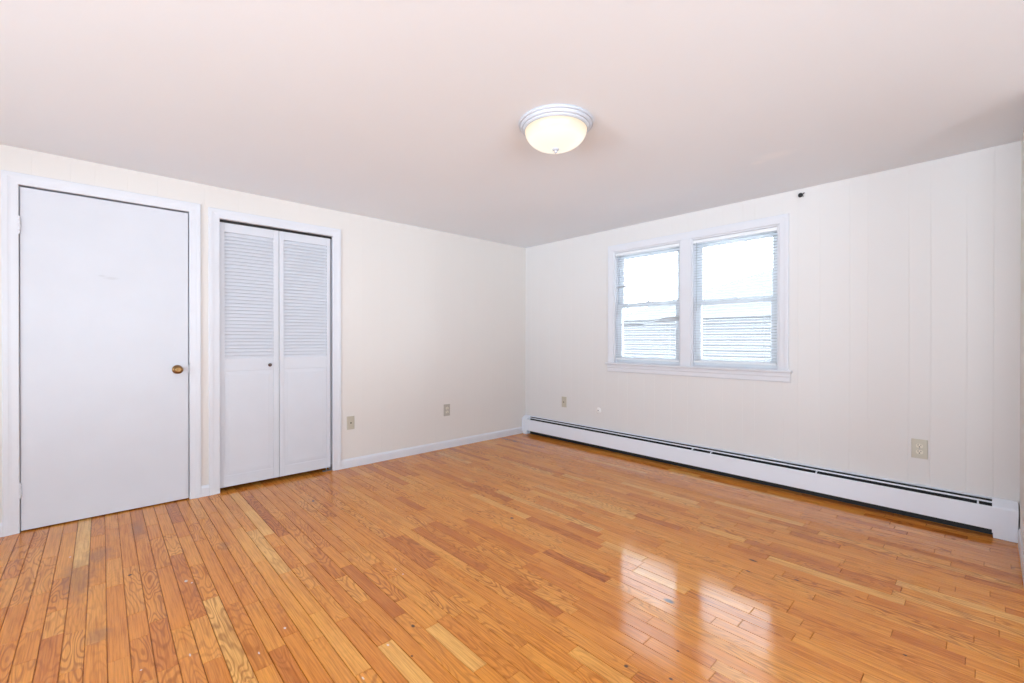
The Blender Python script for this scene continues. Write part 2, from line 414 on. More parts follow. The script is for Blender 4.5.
# ------------------------------------------------------------------ floor: one mesh of separate boards
BW = 0.0611
SPECIAL = [(52, 0.95, 1.38, 0.93), (37, 1.0, 1.39, 0.12), (64, 0.2, 0.6, 0.97), (50, 2.2, 2.5, 0.9), (29, 2.3, 2.8, 0.9), (21, 2.9, 3.5, 0.9), (19, 2.9, 3.7, 0.15), (40, 1.5, 2.1, 0.2)]
def build_floor():
    bm = new(); lay = bm.loops.layers.float_color.new('board')
    bmb = 0.0006
    rows = int(7.4 / BW) + 2
    y_start = 0.0452
    # boards the photograph shows clearly lighter or darker: (row, x0, x1, tone)
    for k in range(rows):
        yb = y_start - k * BW
        x = -0.13 - R.random() * 0.6
        while x < XR:
            L = R.choice((0.22, 0.3, 0.4, 0.5, 0.62, 0.8)) * (0.8 + 0.4 * R.random())
            xa, xb = max(x, -0.13), min(x + L, XR)
            x += L
            if xb - xa < 0.01: continue
            u = R.random()
            t = 0.14 + 0.16 * R.random() if u < 0.11 else (0.82 + 0.10 * R.random() if u > 0.95 else 0.38 + 0.36 * R.random())
            for (sk, sa, sb, st) in SPECIAL:
                if k == sk and xa < (sa + sb) / 2 < xb: t = st
            fig = R.random() ** 1.5
            col = (t, fig, R.random(), 1.0)
            za = R.uniform(-0.00025, 0.00025); tl = R.uniform(-0.00012, 0.00012); tx = R.uniform(-0.0002, 0.0002)
            y0, y1 = yb - BW + 0.0010, yb - 0.0010
            e = 0.0011
            x0, x1 = xa + 0.0005, xb - 0.0005
            top = [(x0 + e, y0 + e, za - tl - tx), (x1 - e, y0 + e, za - tl + tx), (x1 - e, y1 - e, za + tl + tx), (x0 + e, y1 - e, za + tl - tx)]
            low = [(x0, y0, -0.0016), (x1, y0, -0.0016), (x1, y1, -0.0016), (x0, y1, -0.0016)]
            bot = [(p[0], p[1], -0.012) for p in low]
            T = [bm.verts.new(p) for p in top]; Lw = [bm.verts.new(p) for p in low]; Bt = [bm.verts.new(p) for p in bot]
            fs = [bm.faces.new(T)]
            for i in range(4):
                j = (i + 1) % 4
                fs.append(bm.faces.new((Lw[i], Lw[j], T[j], T[i])))
                fs.append(bm.faces.new((Bt[i], Bt[j], Lw[j], Lw[i])))
            for f in fs:
                for lp in f.loops: lp[lay] = col
    # sub floor in the gaps
    vs = [bm.verts.new(p) for p in ((-0.9, FY - 0.1, -0.006), (XR + 0.1, FY - 0.1, -0.006), (XR + 0.1, 0.12, -0.006), (-0.9, 0.12, -0.006))]
    vb = [bm.verts.new((v.co.x, v.co.y, -0.06)) for v in vs]
    fs = [bm.faces.new(vs), bm.faces.new(list(reversed(vb)))]
    for i in range(4): fs.append(bm.faces.new((vs[i], vb[i], vb[(i + 1) % 4], vs[(i + 1) % 4])))
    for f in fs:
        for lp in f.loops: lp[lay] = (0.0, 1.0, 0.5, 1.0)
    return struct(obj('floor', bm, M_floor), 'varnished orange oak strip floor with worn patches')
build_floor()

# ------------------------------------------------------------------ ceiling: slab that sags level, rising a touch at the right corner
def build_ceiling():
    bm = new(); nx, ny = 24, 24
    def lift(x, y):
        a = max(0.0, min(1.0, (x - 3.3) / 0.75)); b_ = max(0.0, min(1.0, (y + 1.6) / 1.6))
        return 0.006 * a * a * b_
    V = {}
    for i in range(nx + 1):
        for j in range(ny + 1):
            x = -0.12 + (XR + 0.24) * i / nx; y = FY - 0.12 + (-FY + 0.24) * j / ny
            V[i, j] = bm.verts.new((x, y, H + lift(x, y)))
    for i in range(nx):
        for j in range(ny):
            bm.faces.new((V[i, j], V[i, j + 1], V[i + 1, j + 1], V[i + 1, j]))
    box(bm, -0.12, XR + 0.12, FY - 0.12, 0.12, H + 0.03, H + 0.12)
    for f in bm.faces: f.smooth = False
    return struct(obj('ceiling', bm, M_ceil), 'plain off-white painted ceiling')
build_ceiling()
ZT = H + 0.025

# ------------------------------------------------------------------ walls
DY0, DY1, DZ = -4.171, -3.359, 2.044       # hinged door opening
CY0, CY1, CZ = -3.176, -2.347, 2.031       # closet opening
JT = 0.018
gl_ = [-0.21, -0.32, -0.53, -0.69, -0.80, -0.96, -1.12, -1.30, -1.43, -1.62, -1.78, -1.90, -2.08, -2.20, -2.45, -2.62, -2.74, -2.95, -3.05, -3.265,
       -3.53, -3.687, -3.845, -3.9535, -4.118, -4.32, -4.48, -4.66]
grid_wall('wall_left', M_wall, 'y', FY, 0.0, ZT, gl_,
          [(DY0 - JT, DY1 + JT, 0.0, DZ + JT), (CY0 - JT, CY1 + JT, 0.0, CZ + JT)], 0.12, gd=0.0006, gw=0.0025)['label'] = 'cream wall with two white doors'
gb = [0.105, 0.21, 0.40, 0.56, 0.72, 0.83, 1.01, 1.17, 1.33, 1.44, 1.62, 1.73, 1.90, 2.05, 2.21, 2.35, 2.51, 2.60, 2.80, 2.90, 3.037, 3.212, 3.311, 3.519, 3.622, 3.780, 3.890]
OX0, OX1, OZ0, OZ1 = 1.278, 2.774, 0.894, 2.027
grid_wall('wall_back', M_panel, 'x', -0.12, W, ZT, gb, [(OX0, OX1, OZ0, OZ1)], 0.12)['label'] = 'white panelled wall with vertical grooves and the double window'
bm = new(); box(bm, W, W + 0.1, -0.74, 0.12, 0, ZT)
struct(obj('wall_right', bm, M_wall), 'cream wall seen edge-on at the right')
bm = new(); box(bm, W + 0.1, XR, -0.74, -0.64, 0, ZT); struct(obj('wall_return', bm, M_wall))
RX0, RX1, RZ0, RZ1 = 1.2, 5.6, 0.35, 2.12
SY0, SY1 = -5.5, -2.3
bm = new()
box(bm, XR, XR + 0.1, FY - 0.12, SY0, 0, ZT); box(bm, XR, XR + 0.1, SY1, -0.64, 0, ZT); box(bm, XR, XR + 0.1, SY0, SY1, 0, RZ0); box(bm, XR, XR + 0.1, SY0, SY1, RZ1, ZT)
struct(obj('wall_side', bm, M_wall))
bm = new()
box(bm, -0.12, RX0, FY - 0.12, FY, 0, ZT); box(bm, RX1, XR, FY - 0.12, FY, 0, ZT)
box(bm, RX0, RX1, FY - 0.12, FY, 0, RZ0); box(bm, RX0, RX1, FY - 0.12, FY, RZ1, ZT)
struct(obj('wall_front', bm, M_wall))
# dark closet and hall behind the two doors
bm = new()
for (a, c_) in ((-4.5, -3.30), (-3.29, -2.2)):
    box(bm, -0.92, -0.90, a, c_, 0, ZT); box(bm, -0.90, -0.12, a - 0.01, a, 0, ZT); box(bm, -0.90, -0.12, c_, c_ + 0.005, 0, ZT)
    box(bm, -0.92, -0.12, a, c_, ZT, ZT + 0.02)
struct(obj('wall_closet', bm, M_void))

# ------------------------------------------------------------------ trim around the doors
def casing_profile(wd):
    # (distance from the opening edge, projection)
    return [(0, 0), (0, 0.007), (0.004, 0.0095), (wd * 0.45, 0.0105), (wd * 0.58, 0.0118), (wd * 0.66, 0.0135), (wd - 0.004, 0.014), (wd, 0.0115), (wd, 0)]


def door_casing(name, y0, y1, z1, wd, label):
    t = empty(name, (0, (y0 + y1) / 2, 0)); struct(t, label)
    pf = casing_profile(wd)
    for s, yb in ((-1, y0), (1, y1)):
        bm = new()
        # mitred upright
        A, B = [], []
        for d, p in pf:
            A.append(bm.verts.new((p, yb + s * d, 0.0))); B.append(bm.verts.new((p, yb + s * d, z1 + d)))
        n = len(pf)
        for i in range(n): bm.faces.new((A[i], A[(i + 1) % n], B[(i + 1) % n], B[i]))
        bm.faces.new(A); bm.faces.new(B)
        bmesh.ops.recalc_face_normals(bm, faces=bm.faces)
        obj('side_casing', bm, M_trim, t)
    bm = new(); A, B = [], []
    for d, p in pf:
        A.append(bm.verts.new((p, y0 - d, z1 + d))); B.append(bm.verts.new((p, y1 + d, z1 + d)))
    n = len(pf)
    for i in range(n): bm.faces.new((A[i], A[(i + 1) % n], B[(i + 1) % n], B[i]))
    bm.faces.new(A); bm.faces.new(B)
    bmesh.ops.recalc_face_normals(bm, faces=bm.faces)
    obj('head_casing', bm, M_trim, t)
    bm = new()
    box(bm, -0.12, 0.0, y0 - JT, y0, 0, z1); box(bm, -0.12, 0.0, y1, y1 + JT, 0, z1); box(bm, -0.12, 0.0, y0 - JT, y1 + JT, z1, z1 + JT)
    obj('jamb', bm, M_trim, t)
    return t


t1 = door_casing('trim_1', DY0, DY1, DZ, 0.067, 'white casing around the plain hinged door')
bm = new()
box(bm, -0.062, -0.050, DY0, DY0 + 0.012, 0, DZ); box(bm, -0.062, -0.050, DY1 - 0.012, DY1, 0, DZ)
obj('door_stop', bm, M_trim, t1)
t2 = door_casing('trim_2', CY0, CY1, CZ, 0.069, 'white casing around the louvred closet doors')
bm = new(); prism(bm, [(-0.062, CZ), (-0.062, CZ - 0.02), (-0.058, CZ - 0.02), (-0.058, CZ - 0.004), (-0.026, CZ - 0.004), (-0.026, CZ - 0.02), (-0.022, CZ - 0.02), (-0.022, CZ)], CY0, CY1, 'y')
obj('door_track', bm, M_track, t2)['label'] = 'black metal door track'

# ------------------------------------------------------------------ hinged door
d1 = struct(empty('door_1', (-0.02, DY0, 0)), 'plain white hinged door with brass knob')
bm = new(); box(bm, -0.039, -0.003, DY0 + 0.003, DY1 - 0.005, 0.008, DZ - 0.010, 0.0015, 1)
slab = obj('door_slab', bm, M_door, d1)
for za, zb in ((1.760, 1.856), (0.205, 0.290)):
    bm = new()
    zs = [za + (zb - za) * i / 5 for i in range(6)]
    for i in range(5):
        lathe(bm, [(0.0062, zs[i] + 0.0006), (0.0068, zs[i] + 0.0012), (0.0068, zs[i + 1] - 0.0012), (0.0062, zs[i + 1] - 0.0006)], (0.004, DY0 + 0.0015, 0), 'z', 16)
    lathe(bm, [(0, zb), (0.005, zb + 0.001), (0.005, zb + 0.004), (0, zb + 0.006)], (0.004, DY0 + 0.0015, 0), 'z', 16)
    lathe(bm, [(0, za - 0.006), (0.005, za - 0.004), (0.005, za - 0.001), (0, za)], (0.004, DY0 + 0.0015, 0), 'z', 16)
    obj('hinge', bm, M_trim, d1)['label'] = 'hinge painted over white'
KY, KZ = -3.427, 0.927
bm = new()
lathe(bm, [(0.010, 0.006), (0.0095, 0.030), (0.014, 0.036), (0.022, 0.042), (0.0268, 0.050), (0.0275, 0.057), (0.025, 0.064), (0.019, 0.069), (0.010, 0.0715), (0.007, 0.0705), (0, 0.0700)], (0, KY, KZ), 'x', 40)
kn = obj('door_knob', bm, M_brass, d1); kn['label'] = 'round aged brass door knob'
bm = new(); lathe(bm, [(0.031, -0.0035), (0.031, 0.001), (0.029, 0.004), (0.020, 0.007), (0.011, 0.008)], (0, KY, KZ), 'x', 40)
obj('rose', bm, M_brass, kn)
bm = new(); box(bm, -0.030, 0.001, DY1 - 0.0055, DY1 - 0.0008, KZ - 0.028, KZ + 0.028, 0.0008, 1)
obj('latch_plate', bm, M_steel, d1)['label'] = 'grey steel latch plate'

# ------------------------------------------------------------------ bifold closet door: two leaves
d2 = struct(empty('door_2', (-0.03, CY0, 0)), 'white louvred bifold closet door')
XF = -0.016; XB = -0.044; ZB, ZTOP = 0.030, 2.011


def leaf(y0, y1, s0, s1):
    L = empty('door_leaf', (XB, y0, ZB)); L.parent = d2; L.matrix_parent_inverse = Matrix.Translation(d2.location).inverted()
    ya, yb = y0 + s0, y1 - s1
    bm = new()
    box(bm, XB, XF, y0, ya, ZB, ZTOP, 0.0015, 1); box(bm, XB, XF, yb, y1, ZB, ZTOP, 0.0015, 1)
    obj('stile_pair', bm, M_door, L)
    for za, zb in ((1.944, ZTOP), (0.898, 0.992), (ZB, 0.112)):
        bm = new(); box(bm, XB, XF - 0.0008, ya, yb, za, zb, 0.0012, 1); obj('rail', bm, M_door, L)
    # louvres: one mesh of tilted rounded slats
    bm = new(); n = 36; pz = (1.944 - 0.992) / n
    for i in range(n):
        zc = 0.992 + (i + 0.5) * pz
        th = 0.0065; hl = 0.0185; a = math.radians(61)
        dx, dz = math.cos(a), math.sin(a)           # slat axis: down and out to the room
        prof = []
        for k in range(7):
            q = -math.pi / 2 + math.pi * k / 6
            prof.append((hl * 0.90 + 0.5 * th * math.cos(q), 0.5 * th * math.sin(q)))
        for k in range(7):
            q = math.pi / 2 + math.pi * k / 6
            prof.append((-hl * 0.90 + 0.5 * th * math.cos(q), 0.5 * th * math.sin(q)))
        xm = XF - 0.0125 ; j = R.uniform(-0.0012, 0.0012)
        pts = [(xm + u * dx + v * dz, zc + j - u * dz + v * dx) for u, v in prof]
        prism(bm, pts, ya - 0.001, yb + 0.001, 'y')
    obj('louvres', bm, M_door, L)
    # raised lower panel
    bm = new()
    z0, z1 = 0.112, 0.898
    prism(bm, [(XB + 0.006, z0), (XF - 0.0055, z0), (XF - 0.0055, z1), (XB + 0.006, z1)], ya, yb, 'y')
    t = bmesh.new()
    i1, i2 = 0.004, 0.030
    def ring(dx, d): return [t.verts.new((XF + dx, a, z)) for a, z in ((ya + d, z0 + d), (yb - d, z0 + d), (yb - d, z1 - d), (ya + d, z1 - d))]
    q0, q1, q2 = ring(-0.0101, i1), ring(-0.0050, i1), ring(-0.0022, i2)
    for A, B in ((q0, q1), (q1, q2)):
        for k in range(4): t.faces.new((A[k], A[(k + 1) % 4], B[(k + 1) % 4], B[k]))
    t.faces.new(q2); t.faces.new(list(reversed(q0)))
    bmesh.ops.recalc_face_normals(t, faces=t.faces); merge(bm, t)
    obj('panel', bm, M_door, L)
    return L


MIDY = -2.7685
lf1 = leaf(CY0 + 0.003, MIDY - 0.0018, 0.031, 0.041); lf1['label'] = 'left leaf, with the small dark knob'
lf2 = leaf(MIDY + 0.0018, CY1 - 0.013, 0.034, 0.031); lf2['label'] = 'right leaf, without a knob'
bm = new()
lathe(bm, [(0.006, -0.001), (0.0055, 0.008), (0.009, 0.013), (0.0135, 0.018), (0.0140, 0.022), (0.011, 0.027), (0.005, 0.029), (0, 0.0292)], (XF, -2.8400, 0.937), 'x', 28)
obj('closet_knob', bm, M_bronze, lf1)['label'] = 'small dark bronze knob'
bm = new()
box(bm, XB - 0.002, XF + 0.002, CY1 - 0.075, CY1 - 0.001, 0.0005, 0.004); box(bm, XB, XF, CY1 - 0.004, CY1 - 0.001, 0.004, 0.05)
lathe(bm, [(0.005, 0.004), (0.005, 0.03)], ((XF + XB) / 2, CY1 - 0.045, 0), 'z', 12)
obj('pivot_bracket', bm, M_steel, t2)

# ------------------------------------------------------------------ baseboards
BBP = [(0, 0), (0.013, 0), (0.013, 0.062), (0.011, 0.068), (0.006, 0.075), (0.004, 0.079), (0, 0.079)]
bm = new(); prism(bm, BBP, CY1 + 0.069, -0.073, 'y'); struct(obj('baseboard_left', bm, M_trim), 'white baseboard along the cream wall')
bm = new(); prism(bm, BBP, DY1 + 0.067, CY0 - 0.069, 'y'); struct(obj('baseboard_between', bm, M_trim), 'short white baseboard between the two doors')
bm = new(); prism(bm, BBP, FY, DY0 - 0.067, 'y'); struct(obj('baseboard_corner', bm, M_trim))
bm = new(); prism(bm, [(W - p * 0.6, z * 1.15) for p, z in BBP], -0.74, -0.078, 'y'); struct(obj('baseboard_right', bm, M_trim), 'white baseboard at the right edge')

# ------------------------------------------------------------------ double window: trim, two sash windows
tr = struct(empty('trim_3', ((OX0 + OX1) / 2, 0, OZ0)), 'white casing, stool and apron around the double window')
CW = 0.066
pf = casing_profile(CW)
for s, xb in ((-1, OX0), (1, OX1)):
    bm = new(); A, B = [], []
    for d, p in pf:
        A.append(bm.verts.new((xb + s * d, -p, OZ0 + 0.012))); B.append(bm.verts.new((xb + s * d, -p, OZ1 + d)))
    n = len(pf)
    for i in range(n): bm.faces.new((A[i], A[(i + 1) % n], B[(i + 1) % n], B[i]))
    bm.faces.new(A); bm.faces.new(B); bmesh.ops.recalc_face_normals(bm, faces=bm.faces)
    obj('side_casing', bm, M_trim, tr)
bm = new(); A, B = [], []
for d, p in pf:
    A.append(bm.verts.new((OX0 - d, -p, OZ1 + d))); B.append(bm.verts.new((OX1 + d, -p, OZ1 + d)))
for i in range(n): bm.faces.new((A[i], A[(i + 1) % n], B[(i + 1) % n], B[i]))
bm.faces.new(A); bm.faces.new(B); bmesh.ops.recalc_face_normals(bm, faces=bm.faces)
obj('head_casing', bm, M_trim, tr)
MX0, MX1 = 1.987, 2.083
bm = new(); box(bm, MX0, MX1, -0.013, 0.11, OZ0, OZ1, 0.002, 1)
obj('mullion', bm, M_trim, tr)
bm = new(); prism(bm, [(0.03, OZ0 - 0.008), (-0.034, OZ0 - 0.008), (-0.040, OZ0 - 0.002), (-0.041, OZ0 + 0.006), (-0.038, OZ0 + 0.012), (0.03, OZ0 + 0.012)], 1.198, 2.864, 'x')
obj('stool', bm, M_trim, tr)
bm = new(); prism(bm, [(0, OZ0 - 0.008), (-0.018, OZ0 - 0.008), (-0.018, OZ0 - 0.035), (-0.014, OZ0 - 0.042), (-0.014, OZ0 - 0.072), (-0.010, OZ0 - 0.081), (0, OZ0 - 0.081)], 1.210, 2.852, 'x')
obj('apron', bm, M_trim, tr)


def sash_window(name, x0, x1, label, zm):
    wn = struct(empty(name, ((x0 + x1) / 2, 0.05, OZ0)), label)
    z0, z1 = OZ0 + 0.012, OZ1
    bm = new(); jt = 0.014
    box(bm, x0, x0 + jt, 0.001, 0.118, z0, z1 - jt); box(bm, x1 - jt, x1, 0.001, 0.118, z0, z1 - jt); box(bm, x0, x1, 0.001, 0.118, z1 - jt, z1)
    box(bm, x0, x1, 0.031, 0.125, z0 - 0.004, z0 + 0.01)
    box(bm, x0 + jt, x0 + jt + 0.010, 0.030, 0.038, z0, z1 - jt); box(bm, x1 - jt - 0.010, x1 - jt, 0.030, 0.038, z0, z1 - jt)
    obj('window_frame', bm, M_trim, wn)
    xa, xb = x0 + jt + 0.001, x1 - jt - 0.001
    for nm, yc0, yc1, za, zb, bot, top in (('lower_sash', 0.040, 0.068, z0 + 0.010, zm + 0.020, 0.060, 0.046), ('upper_sash', 0.072, 0.100, zm - 0.020, z1 - jt, 0.046, 0.062)):
        bm = new(); st = 0.053
        box(bm, xa, xa + st, yc0, yc1, za, zb, 0.002, 1); box(bm, xb - st, xb, yc0, yc1, za, zb, 0.002, 1)
        box(bm, xa + st, xb - st, yc0 + 0.001, yc1 - 0.001, za, za + bot, 0.002, 1); box(bm, xa + st, xb - st, yc0 + 0.001, yc1 - 0.001, zb - top, zb, 0.002, 1)
        s = obj(nm, bm, M_vinyl, wn)
        bm = new(); ym = (yc0 + yc1) / 2; box(bm, xa + st - 0.004, xb - st + 0.004, ym - 0.002, ym + 0.002, za + bot - 0.004, zb - top + 0.004)
        obj('glass_pane', bm, M_glass, s)
        if nm == 'lower_sash':
            bm = new(); xc = (xa + xb) / 2
            box(bm, xc - 0.028, xc + 0.028, yc0 + 0.002, yc1 - 0.004, zb - 0.001, zb + 0.006, 0.001, 1)
            lathe(bm, [(0.011, zb + 0.005), (0.011, zb + 0.010), (0.008, zb + 0.012), (0, zb + 0.012)], (xc, (yc0 + yc1) / 2, 0), 'z', 20)
            box(bm, xc - 0.004, xc + 0.030, yc0 + 0.006, yc0 + 0.014, zb + 0.009, zb + 0.016, 0.001, 1)
            obj('sash_lock', bm, M_vinyl, s)
    return wn


sash_window('window_1', OX0, MX0, 'left double-hung sash window', 1.480)
sash_window('window_2', MX1, OX1, 'right double-hung sash window', 1.462)

# unseen window added behind the camera to fill the room with daylight
wn = struct(empty('window_added_rear', (3.40, FY - 0.06, RZ0)))
bm = new()
box(bm, RX0, RX0 + 0.04, FY - 0.1, FY - 0.02, RZ0, RZ1); box(bm, RX1 - 0.04, RX1, FY - 0.1, FY - 0.02, RZ0, RZ1)
box(bm, RX0, RX1, FY - 0.1, FY - 0.02, RZ0, RZ0 + 0.04); box(bm, RX0, RX1, FY - 0.1, FY - 0.02, RZ1 - 0.04, RZ1)
box(bm, 3.38, 3.42, FY - 0.1, FY - 0.02, RZ0, RZ1)
obj('window_frame', bm, M_trim, wn)
bm = new(); box(bm, RX0 + 0.03, RX1 - 0.03, FY - 0.062, FY - 0.058, RZ0 + 0.03, RZ1 - 0.03); obj('glass_pane', bm, M_glass, wn)

wn = struct(empty('window_added_side', (XR + 0.05, -3.9, RZ0)))  # unseen side window added to brighten the left wall and ceiling
bm = new(); xa, xb = XR + 0.01, XR + 0.09
box(bm, xa, xb, SY0, SY0 + 0.04, RZ0, RZ1); box(bm, xa, xb, SY1 - 0.04, SY1, RZ0, RZ1)
box(bm, xa, xb, SY0 + 0.04, SY1 - 0.04, RZ0, RZ0 + 0.04); box(bm, xa, xb, SY0 + 0.04, SY1 - 0.04, RZ1 - 0.04, RZ1)
box(bm, xa, xb, -3.92, -3.88, RZ0 + 0.04, RZ1 - 0.04)
obj('window_frame', bm, M_trim, wn)
bm = new(); box(bm, XR + 0.048, XR + 0.052, SY0 + 0.03, SY1 - 0.03, RZ0 + 0.03, RZ1 - 0.03); obj('glass_pane', bm, M_glass, wn)


# ------------------------------------------------------------------ mini blinds
def blind(x0, x1, label, bent):
    x0 += 0.018; x1 -= 0.018
    zt = OZ1 - 0.018; zb = OZ0 + 0.052; yc = 0.0135
    o = thing(empty('mini_blind', ((x0 + x1) / 2, yc, zt)), label, 'blind', 'mini blinds in the double window')
    bm = new(); prism(bm, [(yc - 0.012, zt), (yc - 0.012, zt - 0.026), (yc - 0.010, zt - 0.028), (yc + 0.012, zt - 0.028), (yc + 0.014, zt - 0.026), (yc + 0.014, zt)], x0 - 0.002, x1 + 0.002, 'x')
    obj('headrail', bm, M_rail, o)
    bm = new(); box(bm, x0, x1, yc - 0.012, yc + 0.012, zb - 0.009, zb + 0.009, 0.003, 2)
    obj('bottom_rail', bm, M_rail, o)
    pitch = 0.0228; n = int((zt - 0.032 - zb - 0.012) / pitch)
    bm = new()
    nseg = 14
    for i in range(n + 1):
        z = zb + 0.020 + i * pitch
        prev = None
        jt = R.uniform(-0.03, 0.03); dz0 = R.uniform(-0.0008, 0.0008)
        for k in range(nseg + 1):
            f = k / nseg; x = x0 + 0.002 + (x1 - x0 - 0.004) * f
            tilt, dz = 0.02 + jt, dz0
            for (bi, f0, f1, tt, sag) in bent:
                if bi == i and f0 <= f <= f1:
                    g = math.sin(math.pi * (f - f0) / (f1 - f0)) if f1 < 0.99 and f0 > 0.01 else ((f1 - f) / (f1 - f0) if f0 <= 0.01 else (f - f0) / (f1 - f0))
                    tilt += tt * min(1, g * 1.6); dz += sag * g
            cur = []
            for v in (-1, 0, 1):
                yy = v * 0.0122; cz = 0.0022 * (1 - v * v)
                cur.append((x, yc + yy * math.cos(tilt), z + dz + yy * math.sin(tilt) + cz))
            up = [bm.verts.new(p) for p in cur]; dn = [bm.verts.new((p[0], p[1], p[2] - 0.0005)) for p in cur]
            loop = up + list(reversed(dn))
            if prev:
                for q in range(6): bm.faces.new((prev[q], prev[(q + 1) % 6], loop[(q + 1) % 6], loop[q]))
            else: bm.faces.new(loop)
            prev = loop
        bm.faces.new(prev)
    bmesh.ops.recalc_face_normals(bm, faces=bm.faces)
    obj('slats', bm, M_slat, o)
    for f in (0.14, 0.86):
        x = x0 + (x1 - x0) * f
        bm = new()
        for dy in (-0.0128, 0.0128): tube(bm, [(x, yc + dy, zb), (x, yc + dy, zt - 0.02)], 0.0006, 5)
        obj('ladder_cord', bm, M_slat, o)
    bm = new(); tube(bm, [(x0 + 0.03, yc - 0.016, zt - 0.022), (x0 + 0.031, yc - 0.017, zt - 0.3), (x0 + 0.03, yc - 0.0165, zt - 0.62)], 0.0022, 8)
    obj('tilt_wand', bm, M_slat, o)
    for xa in (x0 - 0.003, x1 + 0.003):
        bm = new(); box(bm, xa - 0.003, xa + 0.003, yc - 0.012, yc + 0.012, zt - 0.030, zt + 0.002, 0.001, 1)
        obj('headrail_bracket', bm, M_cord, o)
    return o


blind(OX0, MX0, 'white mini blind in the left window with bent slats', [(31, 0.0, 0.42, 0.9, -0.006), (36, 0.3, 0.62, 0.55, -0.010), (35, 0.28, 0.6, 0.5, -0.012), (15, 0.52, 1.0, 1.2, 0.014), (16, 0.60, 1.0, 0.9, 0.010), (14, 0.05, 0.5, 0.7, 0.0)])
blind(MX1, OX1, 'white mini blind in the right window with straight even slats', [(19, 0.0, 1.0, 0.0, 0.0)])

# ------------------------------------------------------------------ baseboard heater
HX0, HX1 = 0.006, W - 0.006
ht = thing(empty('baseboard_heater', (HX0, -0.035, 0)), 'long white baseboard heater with dark slots under the window', 'heater')
CL, CR = 0.090, 3.890
bm = new(); prism(bm, [(-0.0005, 0.012), (-0.003, 0.012), (-0.003, 0.208), (-0.006, 0.213), (-0.012, 0.212), (-0.0125, 0.2145), (-0.006, 0.2175), (-0.0005, 0.2175)], CL, CR, 'x')
obj('back_panel', bm, M_heat, ht)
bm = new(); prism(bm, [(-0.066, 0.047), (-0.067, 0.049), (-0.0665, 0.172), (-0.063, 0.178), (-0.054, 0.178), (-0.054, 0.1755), (-0.061, 0.1755), (-0.0645, 0.170), (-0.065, 0.051), (-0.058, 0.049), (-0.058, 0.047)], CL, CR, 'x')
obj('front_cover', bm, M_heat, ht)
bm = new(); prism(bm, [(-0.033, 0.2000), (-0.045, 0.1945), (-0.0455, 0.196), (-0.0335, 0.2015)], CL, CR, 'x')
obj('damper', bm, M_heat, ht)
bm = new()
tube(bm, [(CL, -0.033, 0.085), (CR, -0.033, 0.085)], 0.011, 10)
k = CL + 0.12
while k < CR - 0.12:
    box(bm, k, k + 0.0008, -0.056, -0.010, 0.052, 0.150); k += 0.012
box(bm, CL, CR, -0.0085, -0.0035, 0.0005, 0.206)  # near-black sheet put in for the shade behind the slots
obj('element_and_slot_shade', bm, M_dark, ht)['label'] = 'finned heating element and backing, darkened for slot shade'
for px in (2.12, 2.28, 3.03, 3.83):
    bm = new(); box(bm, px - 0.004, px + 0.004, -0.060, -0.024, 0.186, 0.192, 0.001, 1); box(bm, px - 0.004, px + 0.004, -0.062, -0.058, 0.176, 0.190, 0.001, 1)
    obj('damper_bracket', bm, M_heat, ht)
for a, b_ in ((HX0, CL + 0.004), (CR - 0.004, HX1)):
    bm = new()
    prism(bm, [(-0.0005, 0.030), (-0.069, 0.030), (-0.0695, 0.174), (-0.068, 0.181), (-0.063, 0.187), (-0.040, 0.203), (-0.018, 0.216), (-0.012, 0.218), (-0.0005, 0.218)], a, b_, 'x')
    prism(bm, [(-0.0005, 0.0), (-0.060, 0.0), (-0.060, 0.0305), (-0.0005, 0.0305)], a + 0.004, b_ - (0.02 if a < 1 else 0.0), 'x')
    obj('end_cap', bm, M_heat, ht)

# ------------------------------------------------------------------ ceiling light
lx, ly = 2.338, -2.086
lt = thing(empty('ceiling_light', (lx, ly, H)), 'lit round flush ceiling light with white rim and frosted bowl', 'light')
bm = new(); lathe(bm, [(0, H - 0.001), (0.190, H - 0.001), (0.1925, H - 0.005), (0.1925, H - 0.012), (0.189, H - 0.015), (0.184, H - 0.0155), (0.183, H - 0.022), (0.178, H - 0.028), (0.171, H - 0.030), (0.170, H - 0.036), (0.164, H - 0.041), (0.156, H - 0.041), (0.152, H - 0.037), (0, H - 0.036)], (lx, ly, 0), 'z', 72, cap=False)
obj('lamp_rim', bm, M_pan, lt, True)
bm = new(); pr_ = []
for i in range(17):
    a = math.pi / 2 * i / 16
    pr_.append((0.1595 * math.cos(a) ** 0.85 if i < 16 else 0.0, H - 0.039 - 0.095 * math.sin(a) ** 1.05))
lathe(bm, pr_, (lx, ly, 0), 'z', 72, cap=False)
obj('glass_bowl', bm, M_bowl, lt, True)['label'] = 'frosted glass bowl, lit from within'
bm = new(); zf = H - 0.135
lathe(bm, [(0, zf + 0.003), (0.017, zf + 0.002), (0.019, zf - 0.001), (0.016, zf - 0.005), (0.008, zf - 0.008), (0.006, zf - 0.010), (0.008, zf - 0.013), (0.008, zf - 0.016), (0.004, zf - 0.020), (0, zf - 0.021)], (lx, ly, 0), 'z', 28)
obj('finial', bm, M_pan, lt, True)

# ------------------------------------------------------------------ wall plates
def to_left(bm): bmesh.ops.transform(bm, matrix=Matrix.Rotation(math.radians(90), 4, 'Z'), verts=bm.verts)   # -y facing -> +x facing


